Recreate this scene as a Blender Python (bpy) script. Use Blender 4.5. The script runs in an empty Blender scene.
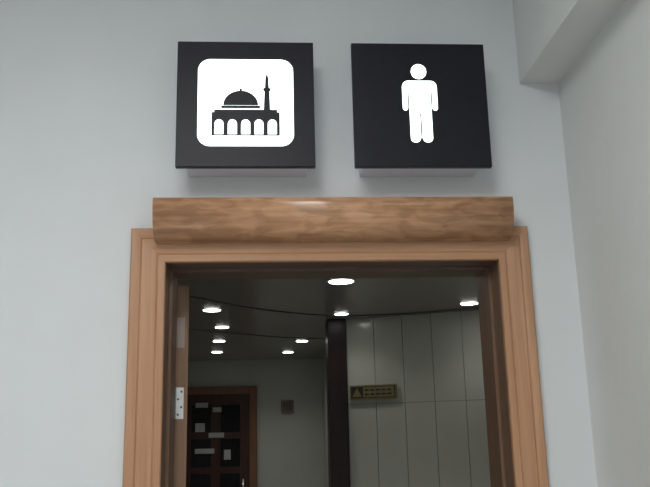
import bpy, bmesh, math
from mathutils import Vector, Matrix
sc = bpy.context.scene
sc.view_settings.view_transform = 'Standard'

# ---------------------------------------------------------------- materials
def newmat(name):
    m = bpy.data.materials.new(name); m.use_nodes = True
    nt = m.node_tree
    return m, nt, nt.nodes['Principled BSDF']

def plain(name, col, rough=.6, metal=0, spec=.5, noise=0.0, nscale=40, bump=0.0, emit=None, estr=0):
    m, nt, b = newmat(name)
    b.inputs['Roughness'].default_value = rough
    b.inputs['Metallic'].default_value = metal
    b.inputs['Specular IOR Level'].default_value = spec
    tc = nt.nodes.new('ShaderNodeTexCoord')
    n = nt.nodes.new('ShaderNodeTexNoise'); n.inputs['Scale'].default_value = nscale; n.inputs['Detail'].default_value = 5
    nt.links.new(tc.outputs['Object'], n.inputs['Vector'])
    r = nt.nodes.new('ShaderNodeValToRGB')
    r.color_ramp.elements[0].position = .3; r.color_ramp.elements[1].position = .7
    r.color_ramp.elements[0].color = tuple(c*(1-noise) for c in col)+(1,)
    r.color_ramp.elements[1].color = tuple(min(1, c*(1+noise)) for c in col)+(1,)
    nt.links.new(n.outputs['Fac'], r.inputs['Fac'])
    nt.links.new(r.outputs['Color'], b.inputs['Base Color'])
    if bump:
        bp = nt.nodes.new('ShaderNodeBump'); bp.inputs['Strength'].default_value = bump; bp.inputs['Distance'].default_value = .002
        nt.links.new(n.outputs['Fac'], bp.inputs['Height']); nt.links.new(bp.outputs['Normal'], b.inputs['Normal'])
    if emit:
        b.inputs['Emission Color'].default_value = emit+(1,)
        b.inputs['Emission Strength'].default_value = estr
    return m

def wood(name, c1, c2, axis='Z', rough=.4, figure=0.0, spec=.4):
    m, nt, b = newmat(name)
    tc = nt.nodes.new('ShaderNodeTexCoord')
    mp = nt.nodes.new('ShaderNodeMapping')
    s = {'Z': (60, 60, 2.2), 'X': (2.2, 60, 60), 'Y': (60, 2.2, 60)}[axis]
    mp.inputs['Scale'].default_value = s
    nt.links.new(tc.outputs['Object'], mp.inputs['Vector'])
    n = nt.nodes.new('ShaderNodeTexNoise'); n.inputs['Scale'].default_value = 1; n.inputs['Detail'].default_value = 6
    n.inputs['Distortion'].default_value = .6
    nt.links.new(mp.outputs['Vector'], n.inputs['Vector'])
    r = nt.nodes.new('ShaderNodeValToRGB')
    r.color_ramp.elements[0].position = .28; r.color_ramp.elements[1].position = .72
    r.color_ramp.elements[0].color = c1+(1,); r.color_ramp.elements[1].color = c2+(1,)
    nt.links.new(n.outputs['Fac'], r.inputs['Fac'])
    out = r.outputs['Color']
    if figure:
        n2 = nt.nodes.new('ShaderNodeTexNoise'); n2.inputs['Scale'].default_value = 1; n2.inputs['Detail'].default_value = 3
        n2.inputs['Distortion'].default_value = .8
        mp2 = nt.nodes.new('ShaderNodeMapping'); mp2.inputs['Scale'].default_value = (11, 10, 36)
        mp2.inputs['Rotation'].default_value = (0, .2, 0)
        nt.links.new(tc.outputs['Object'], mp2.inputs['Vector']); nt.links.new(mp2.outputs['Vector'], n2.inputs['Vector'])
        r2 = nt.nodes.new('ShaderNodeValToRGB')
        r2.color_ramp.elements[0].position = .38; r2.color_ramp.elements[1].position = .6
        k = 1-figure
        r2.color_ramp.elements[0].color = (k, k*.95, k*.9, 1); r2.color_ramp.elements[1].color = (1, 1, 1, 1)
        nt.links.new(n2.outputs['Fac'], r2.inputs['Fac'])
        mx = nt.nodes.new('ShaderNodeMixRGB'); mx.blend_type = 'MULTIPLY'; mx.inputs['Fac'].default_value = 1
        nt.links.new(out, mx.inputs['Color1']); nt.links.new(r2.outputs['Color'], mx.inputs['Color2'])
        out = mx.outputs['Color']
    nt.links.new(out, b.inputs['Base Color'])
    b.inputs['Roughness'].default_value = rough
    b.inputs['Specular IOR Level'].default_value = spec
    return m

M_wall = plain('painted_wall', (.705, .74, .77), .7, noise=.015, nscale=6, spec=.3)
M_wallr = plain('painted_wall_right', (.72, .745, .74), .7, noise=.015, nscale=6, spec=.3)
M_ceil = plain('ceiling_paint', (.78, .79, .79), .8, noise=.01)
M_floor = plain('floor_stone', (.46, .43, .39), .35, noise=.15, nscale=9)
M_wv = wood('wood_vertical', (.40, .21, .115), (.51, .29, .17), 'Z')
M_wh = wood('wood_horizontal', (.40, .21, .115), (.51, .29, .17), 'X')
M_wm = wood('wood_moulding', (.48, .245, .125), (.64, .37, .21), 'X', .27, figure=.30, spec=.7)
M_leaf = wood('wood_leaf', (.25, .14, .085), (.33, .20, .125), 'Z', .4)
M_jamb_shade = wood('wood_jamb_shaded', (.15, .085, .055), (.21, .125, .08), 'Z', .4)  # frame wood with the shade of the reveal put into its colour
M_jambh_shade = wood('wood_jamb_head_shaded', (.10, .065, .05), (.14, .09, .07), 'X', .45)  # darker still: shade under the head painted into the wood
M_wdark = wood('wood_dark', (.018, .009, .009), (.032, .016, .015), 'Z', .35)
M_wdoor = wood('wood_far_door', (.04, .018, .014), (.08, .035, .024), 'Z', .35)
M_wred = wood('wood_red', (.18, .085, .05), (.25, .125, .075), 'Z', .4)
M_black = plain('sign_black', (.007, .007, .015), .45, noise=.1, spec=.3)
M_box = plain('sign_housing', (.72, .76, .88), .5, noise=.02)
M_white = plain('sign_lit_acrylic', (.9, .95, .95), .3, emit=(.88, 1.0, .96), estr=2.2)
M_metal = plain('brushed_steel', (.62, .62, .62), .35, metal=.9, noise=.05)
M_plate2 = plain('plate_painted', (.42, .34, .30), .5)
M_steel2 = plain('screw_dark', (.12, .12, .12), .4, metal=.9)
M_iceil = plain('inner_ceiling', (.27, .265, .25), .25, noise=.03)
M_groove = plain('ceiling_groove', (.10, .10, .095), .6)
M_iwall = plain('inner_wall', (.47, .49, .45), .35, noise=.03, nscale=5)
M_tile = plain('wall_panel', (.64, .66, .60), .16, noise=.03, nscale=4)
M_joint = plain('panel_joint', (.24, .24, .22), .8)
M_lamp = plain('lamp_disc', (1, 1, 1), .4, emit=(1, .99, .93), estr=8)
M_rim = plain('lamp_rim', (.6, .6, .58), .4)
M_gold = plain('plaque_gold', (.30, .25, .12), .4, metal=.3, noise=.1)
M_pdark = plain('plaque_dark', (.03, .028, .02), .5)
M_glint = plain('paper_glint', (.45, .47, .46), .7)  # pale tone for papers and painted reflections on the far door
M_glass = plain('dark_glass', (.01, .012, .014), .06, spec=.8)
M_pict = plain('picture_brown', (.22, .15, .12), .5, noise=.3, nscale=60)
M_pict2 = plain('picture_canvas', (.14, .10, .085), .6, noise=.5, nscale=70)

# ---------------------------------------------------------------- helpers
def finish(bm, name, mat, parent=None, smooth=False):
    bmesh.ops.recalc_face_normals(bm, faces=bm.faces)
    me = bpy.data.meshes.new(name); bm.to_mesh(me); bm.free()
    o = bpy.data.objects.new(name, me); sc.collection.objects.link(o)
    me.materials.append(mat)
    if smooth:
        for p in me.polygons: p.use_smooth = len(p.vertices) == 4
    if parent: o.parent = parent
    return o

def box(name, x0, x1, y0, y1, z0, z1, mat, parent=None, bevel=0):
    bm = bmesh.new()
    bmesh.ops.create_cube(bm, size=1)
    for v in bm.verts:
        v.co = Vector((x0+(v.co.x+.5)*(x1-x0), y0+(v.co.y+.5)*(y1-y0), z0+(v.co.z+.5)*(z1-z0)))
    if bevel: bmesh.ops.bevel(bm, geom=bm.edges[:], offset=bevel, segments=2, profile=.5, affect='EDGES')
    return finish(bm, name, mat, parent)

def empty(name, loc=(0, 0, 0)):
    e = bpy.data.objects.new(name, None); sc.collection.objects.link(e); e.location = loc
    e.empty_display_size = .1
    return e

def poly(name, pts, y0, y1, mat, parent=None):
    """extrude an (x,z) outline from y0 to y1"""
    bm = bmesh.new()
    a = [bm.verts.new((x, y0, z)) for x, z in pts]
    b = [bm.verts.new((x, y1, z)) for x, z in pts]
    bm.faces.new(a); bm.faces.new(b[::-1])
    n = len(pts)
    for i in range(n):
        bm.faces.new((a[i], a[(i+1) % n], b[(i+1) % n], b[i]))
    return finish(bm, name, mat, parent)

def arc(cx, cz, r, a0, a1, n=10, rz=None):
    rz = rz or r
    return [(cx+r*math.cos(math.radians(a0+(a1-a0)*i/n)), cz+rz*math.sin(math.radians(a0+(a1-a0)*i/n))) for i in range(n+1)]

def cyl(name, c, r, h, axis, mat, parent=None, seg=32, r2=None):
    bm = bmesh.new()
    bmesh.ops.create_cone(bm, cap_ends=True, segments=seg, radius1=r, radius2=r if r2 is None else r2, depth=h)
    rot = {'Z': Matrix(), 'Y': Matrix.Rotation(math.pi/2, 4, 'X'), 'X': Matrix.Rotation(math.pi/2, 4, 'Y')}[axis]
    bmesh.ops.transform(bm, matrix=Matrix.Translation(c) @ rot, verts=bm.verts)
    return finish(bm, name, mat, parent, smooth=True)

# ---------------------------------------------------------------- outer hall shell
IL, IR, IZ = -.303, .676, 2.094          # clear opening
HC = 3.15
wf = empty('wall_front')
box('panel_left', -3.2, IL-.02, 0, .25, 0, HC, M_wall, wf)
box('panel_right', IR+.02, .915, 0, .25, 0, HC, M_wall, wf)
box('panel_right_hidden', .915, 2.6, 0, .25, 0, HC, M_wall, wf)
box('panel_over_door', IL-.02, IR+.02, 0, .25, IZ+.02, HC, M_wall, wf)
box('wall_right', .915, 1.1, -5, 0, 0, HC, M_wallr)
box('wall_left', -3.4, -3.2, -5, .25, 0, HC, M_wall)
box('wall_rear', -3.4, 1.1, -5.2, -5, 0, HC, M_wall)
box('ceiling', -3.4, 1.1, -5.2, 0, HC, HC+.1, M_ceil)
box('floor', -3.4, 2.7, -5.2, 6.6, -.1, 0, M_floor)
box('ceiling_beam', .79, .915, -5, 0, 2.667, HC, M_wallr)

# ---------------------------------------------------------------- door frame
fr = empty('door_frame')
prof = [(0, 0), (0, .016), (.003, .019), (.020, .0205), (.023, .0185), (.026, .021), (.050, .025),
        (.066, .027), (.0685, .0245), (.071, .0275), (.082, .030), (.094, .031), (.099, .027), (.099, 0)]
RW = .92
def seg(name, kind, mat):
    bm = bmesh.new()
    A, B = [], []
    for w, d in prof:
        if kind == 'L': A.append((IL-w, -d, 0)); B.append((IL-w, -d, IZ+w))
        if kind == 'R': A.append((IR+w*RW, -d, 0)); B.append((IR+w*RW, -d, IZ+w))
        if kind == 'T': A.append((IL-w, -d, IZ+w)); B.append((IR+w*RW, -d, IZ+w))
    a = [bm.verts.new(p) for p in A]; b = [bm.verts.new(p) for p in B]
    n = len(a)
    for i in range(n):
        bm.faces.new((a[i], a[(i+1) % n], b[(i+1) % n], b[i]))
    bm.faces.new(a); bm.faces.new(b[::-1])
    finish(bm, name, mat, fr)
seg('casing_left', 'L', M_wv); seg('casing_right', 'R', M_wv); seg('casing_head', 'T', M_wh)
box('jamb_left', IL-.02, IL, 0, .25, 0, IZ, M_jamb_shade, fr)
box('jamb_right', IR, IR+.02, 0, .25, 0, IZ, M_jamb_shade, fr)
box('jamb_head', IL-.02, IR+.02, 0, .25, IZ, IZ+.02, M_jambh_shade, fr)
box('stop_left', IL, IL+.010, .08, .20, 0, IZ-.010, M_jamb_shade, fr)
box('stop_right', IR-.010, IR, .08, .20, 0, IZ-.010, M_jamb_shade, fr)
box('stop_head', IL, IR, .08, .20, IZ-.010, IZ, M_jambh_shade, fr)

# quarter-round header moulding
hm = empty('trim_header_moulding')
x0, x1 = -.330, .7025
zb, zt = 2.147, 2.262
pp = [(-.0315, zb), (-.0315, zt), (-.106, zt), (-.110, zt-.0015), (-.113, zt-.005)]
N = 24
for i in range(N+1):
    a = math.pi/2*i/N
    pp.append((-.040-.0745*math.cos(a)**.75, zt-.018-(zt-.018-zb)*math.sin(a)))
bm = bmesh.new()
a = [bm.verts.new((x0, y, z)) for y, z in pp]; b = [bm.verts.new((x1, y, z)) for y, z in pp]
for i in range(len(pp)):
    j = (i+1) % len(pp)
    bm.faces.new((a[i], a[j], b[j], b[i]))
bm.faces.new(a); bm.faces.new(b[::-1])
o = finish(bm, 'quarter_round', M_wm, hm)
for p in o.data.polygons:
    if len(p.vertices) == 4: p.use_smooth = (p.normal.y < -.05 and p.normal.z < .5)
box('backing', x0+.01, x1-.01, -.0315, 0, IZ+.1005, zt-.005, M_wh, hm)

# ---------------------------------------------------------------- illuminated signs
def sign(name, xa, xb):
    e = empty(name)
    za, zb_ = 2.345, 2.734
    box('face_panel', xa, xb, -.130, -.112, za, zb_, M_black, e, bevel=.002)
    box('housing', xa+.026, xb-.022, -.112, 0, za+.012, zb_-.012, M_box, e, bevel=.002)
    return e, (xa+xb)/2, (za+zb_)/2
YF = -.130
KX, KZ = .00288, .00311
s1, c1x, c1z = sign('illuminated_prayer_room_sign', -.268, .130)
def P(x, y): return (c1x+(x-245.5)*KX, c1z+(103.5-y)*KZ)
r = .036
xl, zt_ = P(197.5, 59.5); xr, zb2 = P(293.5, 146)
rs = arc(xr-r, zt_-r, r, 90, 0)+arc(xr-r, zb2+r, r, 0, -90)+arc(xl+r, zb2+r, r, -90, -180)+arc(xl+r, zt_-r, r, 180, 90)
poly('lit_field', rs, YF-.002, YF, M_white, s1)
Y1, Y2 = YF-.004, YF-.002
poly('mosque_hall', [P(211.5, 136), P(211.5, 113), P(214, 113), P(214, 110.5), P(277, 110.5), P(277, 113), P(279.5, 113), P(279.5, 136)], Y1, Y2, M_black, s1)
poly('mosque_drum', [P(221, 109), P(221, 106.5), P(260, 106.5), P(260, 109)], Y1, Y2, M_black, s1)
dc = P(240.5, 106)
poly('mosque_dome', arc(dc[0], dc[1], 17.5*KX, 0, 180, 24, 14.5*KZ), Y1, Y2, M_black, s1)
fc = P(240.5, 90.5)
poly('mosque_finial', arc(fc[0], fc[1], .004, 0, 330, 11), Y1, Y2, M_black, s1)
poly('mosque_minaret', [P(263.5, 110.6), P(264.3, 92), P(263, 91), P(263, 89), P(264.8, 88.5), P(265.2, 79), P(266.8, 73.5),
     P(268.4, 79), P(268.8, 88.5), P(270.6, 89), P(270.6, 91), P(269.4, 92), P(270, 110.6)], Y1, Y2, M_black, s1)
for i, cxp in enumerate((219, 232.3, 245.5, 258.7, 272)):
    cc = P(cxp, 125)
    hw = 4.5*KX
    pts = arc(cc[0], cc[1], hw, 0, 180, 12, 4.6*KZ)
    zb3 = P(0, 134.8)[1]
    pts += [(cc[0]-hw, zb3), (cc[0]+hw, zb3)]
    poly('arch_%d' % (i+1), pts, Y1-.0015, Y1, M_white, s1)

s2, c2x, c2z = sign('illuminated_mens_restroom_sign', .2436, .644)
def Q(dx, y): return (c2x-.002+dx*KX, c2z+(103.5-y)*KZ)
h = Q(0, 70.5)
poly('figure_head', arc(h[0], h[1], 8*KX, 0, 350, 34, 7.6*KZ), Y2, YF, M_white, s2)
half = [(0, 80), (11.5, 80)]
half += [(11.5+6.5*math.sin(t), 86.5-6.5*math.cos(t)) for t in [math.pi/2*i/6 for i in range(1, 7)]]
half += [(18-2.7+2.7*math.cos(t), 107.5+2.8*math.sin(t)) for t in [math.pi*i/6 for i in range(0, 7)]]
half += [(12.6, 90), (11.3, 90)]
half += [(6.2+5.1*math.cos(t), 138+4.2*math.sin(t)) for t in [math.pi*i/8 for i in range(0, 9)]]
half += [(.7, 138), (.7, 113), (0, 113)]
full = half[:]+[(-x, y) for x, y in reversed(half[1:-1])]
cl = []
for p in full:
    if not cl or (abs(p[0]-cl[-1][0])+abs(p[1]-cl[-1][1])) > 1e-4: cl.append(p)
poly('figure_body', [Q(*p) for p in cl], Y2, YF, M_white, s2)

# ---------------------------------------------------------------- open door leaf with hinges
d1 = empty('door_1', (-.262, .262, 0))
LZ = IZ-.016
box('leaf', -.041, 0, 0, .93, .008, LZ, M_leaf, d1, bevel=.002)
for i, z in enumerate((.35, 1.705, 1.925)):
    mt = M_plate2 if i == 2 else M_metal
    box('hinge_plate_%d' % (i+1), -.036, -.012, -.002, 0.0, z-.048, z+.048, mt, d1)
    cyl('hinge_knuckle_%d' % (i+1), (-.0405, -.005, z), .0055, .096, 'Z', mt, d1, 16)
    for k, dz in enumerate((-.035, -.012, .012, .035)):
        if i < 2: cyl('screw_%d_%d' % (i+1, k+1), (-.019 if k % 2 else -.029, -.0026, z+dz), .0035, .0014, 'Y', M_steel2, d1, 12)
cyl('handle_rose', (.006, .86, 1.02), .026, .012, 'X', M_metal, d1)
cyl('handle_neck', (.03, .86, 1.02), .009, .04, 'X', M_metal, d1, 16)
cyl('handle_lever', (.05, .80, 1.02), .009, .13, 'Y', M_metal, d1, 16)
d1.rotation_euler = (0, 0, math.radians(7.5))

# ---------------------------------------------------------------- inner lobby
CZ = 2.4
FY = 6.4
box('wall_inner_far', -2.4, .55, FY, FY+.15, 0, CZ, M_iwall)
box('wall_inner_left', -2.55, -2.4, .25, FY+.15, 0, CZ, M_iwall)
box('wall_inner_right', 2.5, 2.65, .25, 3.6, 0, CZ, M_iwall)
box('wall_inner_return', .55, .65, 3.62, FY, 0, CZ, M_iwall)
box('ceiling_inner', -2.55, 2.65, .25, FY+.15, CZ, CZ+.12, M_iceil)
def strip(name, pts, w, mat, z0, z1):
    P_ = [Vector((p[0], p[1], 0)) for p in pts]
    sm = []
    for i in range(len(P_)-1):
        p0 = P_[max(i-1, 0)]; p1 = P_[i]; p2 = P_[i+1]; p3 = P_[min(i+2, len(P_)-1)]
        for k in range(8):
            t = k/8
            sm.append(.5*((2*p1)+(p2-p0)*t+(2*p0-5*p1+4*p2-p3)*t*t+(3*p1-p0-3*p2+p3)*t**3))
    sm.append(P_[-1])
    bm = bmesh.new(); rows = []
    for i, p in enumerate(sm):
        t = (sm[min(i+1, len(sm)-1)]-sm[max(i-1, 0)]).normalized(); nrm = Vector((-t.y, t.x, 0))
        rows.append([bm.verts.new((p+nrm*s*w/2)+Vector((0, 0, z))) for s, z in ((-1, z0), (1, z0), (1, z1), (-1, z1))])
    for a_, b_ in zip(rows, rows[1:]):
        for k in range(4): bm.faces.new((a_[k], a_[(k+1) % 4], b_[(k+1) % 4], b_[k]))
    bm.faces.new(rows[0]); bm.faces.new(rows[-1][::-1])
    return finish(bm, name, mat)
strip('trim_ceiling_curve', [(-1.5, 1.2), (-.9, 1.85), (-.46, 2.35), (-.07, 2.85), (.42, 3.17), (.95, 3.12), (1.5, 2.8), (2.2, 2.2)], .024, M_groove, CZ-.006, CZ)
strip('trim_ceiling_curve.001', [(-2.2, 2.4), (-1.2, 3.2), (-.5, 3.9), (.1, 4.4), (.54, 4.6)], .024, M_groove, CZ-.004, CZ)

# curved panelled wall
tw = empty('wall_tiled')
path = []
for i in range(12):
    x = .535+i*.19
    y = 3.41-.38*(x-.535)-.09*(x-.535)**2
    path.append((x, y))
for i in range(len(path)-1):
    (xa, ya), (xb, yb) = path[i], path[i+1]
    ang = math.atan2(yb-ya, xb-xa); L = math.hypot(xb-xa, yb-ya)
    for k, (z0, z1) in enumerate(((0, .6), (.603, 1.2), (1.203, 1.8), (1.803, CZ))):
        o = box('panel_%d_%d' % (i+1, k+1), .0018, L-.0018, 0, .02, z0, z1, M_tile, tw)
        o.location = (xa, ya, 0); o.rotation_euler = (0, 0, ang)
    o = box('backing_%d' % (i+1), 0, L, .012, .06, 0, CZ, M_joint, tw)
    o.location = (xa, ya, 0); o.rotation_euler = (0, 0, ang)
col = empty('dark_wood_column')
box('shaft', .400, .53, 3.36, 3.62, .12, CZ, M_wdark, col, bevel=.004)
box('plinth', .394, .534, 3.35, 3.625, 0, .12, M_wdark, col, bevel=.004)

# plaque on the panelled wall
pl = empty('wall_plaque', (.548, 3.383, 1.88))
pl.rotation_euler = (0, 0, math.atan(-.40))
box('plate', 0, .34, -.012, 0, -.05, .05, M_gold, pl, bevel=.002)
box('border', .012, .328, -.0135, -.012, -.04, .04, M_pdark, pl)
box('inset', .10, .322, -.015, -.0135, -.035, .035, M_gold, pl)
poly('pictogram', [(.022, -.03), (.09, -.03), (.056, .032)], -.015, -.0135, M_gold, pl)
for i, z in enumerate((.014, -.014)):
    for k in range(5):
        box('lettering_%d_%d' % (i+1, k+1), .112+k*.04, .142+k*.04, -.016, -.015, z-.006, z+.006, M_pdark, pl)

# framed picture on far wall
pc = empty('framed_picture')
X0, Z0 = .10, 1.90
box('frame', X0, X0+.135, FY-.03, FY, Z0-.065, Z0+.065, M_pict, pc, bevel=.004)
box('canvas', X0+.02, X0+.115, FY-.033, FY-.03, Z0-.045, Z0+.045, M_pict2, pc)

# far door
d2 = empty('door_2')
DX0, DX1, DT = -1.02, -.155, 2.12
box('frame_left', DX0, DX0+.08, FY-.05, FY, 0, DT, M_wred, d2, bevel=.004)
box('frame_right', DX1-.08, DX1, FY-.05, FY, 0, DT, M_wred, d2, bevel=.004)
box('frame_head', DX0+.08, DX1-.08, FY-.05, FY, DT-.08, DT, M_wred, d2, bevel=.004)
box('leaf', DX0+.08, DX1-.08, FY-.03, FY, 0, DT-.08, M_wdoor, d2)
ww = (DX1-DX0-.16-.30)/2
for r_ in range(5):
    for c_ in range(2):
        xx = DX0+.08+.1+c_*(ww+.1); zz = .25+r_*.35
        box('pane_%d_%d' % (r_+1, c_+1), xx, xx+ww, FY-.034, FY-.03, zz, zz+.28, M_glass, d2)
for i, (xx, zz, w_, h_) in enumerate(((-.80, 1.93, .13, .05), (-.62, 1.88, .09, .05), (-.80, 1.70, .10, .09), (-.66, 1.62, .16, .05), (-.80, 1.46, .2, .05), (-.5, 1.42, .07, .10))):
    box('paper_glint_patch_%d' % (i+1), xx, xx+w_, FY-.037, FY-.0345, zz-h_/2, zz+h_/2, M_glint, d2)  # pale patches: papers and stray reflections painted onto the door
cyl('handle', (-.30, FY-.06, 1.05), .012, .25, 'Z', M_metal, d2, 16)
for dz in (-.11, .11):
    cyl('handle_post_%d' % (1 if dz < 0 else 2), (-.30, FY-.045, 1.05+dz), .008, .03, 'Y', M_metal, d2, 12)

# ---------------------------------------------------------------- recessed downlights (inner)
DL = [(.376, 4.21, .066), (1.268, 5.01, .055), (-.381, 5.16, .055), (.479, 5.40, .045), (-.367, 6.0, .05),
      (-.446, 6.9, .05), (.268, 6.99, .05), (-.523, 7.81, .05), (.164, 7.93, .05), (-1.3, 4.4, .06), (-1.4, 6.2, .06), (1.5, 3.6, .06)]
for i, (x, D, rr) in enumerate(DL):
    y = D-2.3
    e = empty('recessed_downlight', (x, y, CZ))
    cyl('rim', (0, 0, -.0015), rr*1.15, .003, 'Z', M_rim, e, 32, )
    cyl('lens', (0, 0, -.0045), rr, .003, 'Z', M_lamp, e, 32)
    ld = bpy.data.lights.new('downlight_lamp', 'SPOT'); ld.energy = 2.5 if i in (1, 3) else 7.5; ld.spot_size = math.radians(130); ld.spot_blend = .9
    ld.color = (1, .98, .92); ld.shadow_soft_size = .05
    lo = bpy.data.objects.new('lamp', ld); sc.collection.objects.link(lo); lo.parent = e; lo.location = (0, 0, -.03)

# ---------------------------------------------------------------- hall ceiling fixtures
def fixture(x, y, sx, sy, power):
    e = empty('ceiling_light_fixture', (x, y, HC))
    box('housing', -sx/2-.03, sx/2+.03, -sy/2-.03, sy/2+.03, -.04, 0, M_rim, e, bevel=.004)
    box('diffuser', -sx/2, sx/2, -sy/2, sy/2, -.046, -.04, M_lamp, e)
    ld = bpy.data.lights.new('fixture_lamp', 'AREA'); ld.shape = 'RECTANGLE'; ld.size = sx; ld.size_y = sy; ld.energy = power
    ld.color = (.99, 1, .99)
    lo = bpy.data.objects.new('lamp', ld); sc.collection.objects.link(lo); lo.parent = e; lo.location = (0, 0, -.06)
fixture(-.4, -2.2, .9, .9, 21)
fixture(-.9, -4.1, .9, .9, 17)

w = bpy.data.worlds.new('w'); sc.world = w; w.use_nodes = True
w.node_tree.nodes['Background'].inputs[0].default_value = (.5, .55, .6, 1)
w.node_tree.nodes['Background'].inputs[1].default_value = .1

# ---------------------------------------------------------------- camera
cd = bpy.data.cameras.new('camera'); cd.sensor_width = 36; cd.lens = 800/650*36; cd.clip_start = .01
cam = bpy.data.objects.new('camera', cd); sc.collection.objects.link(cam)
yaw, pit, rol = math.radians(4), math.radians(13.43), math.radians(1.33)
fwd = Vector((math.cos(pit)*math.sin(yaw), math.cos(pit)*math.cos(yaw), math.sin(pit)))
r0 = Vector((math.cos(yaw), -math.sin(yaw), 0)); u0 = r0.cross(fwd)
rt = r0*math.cos(rol)-u0*math.sin(rol); up = u0*math.cos(rol)+r0*math.sin(rol)
m = Matrix((rt, up, -fwd)).transposed().to_4x4(); m.translation = Vector((0, -2.3, 1.6))
cam.matrix_world = m
sc.camera = cam
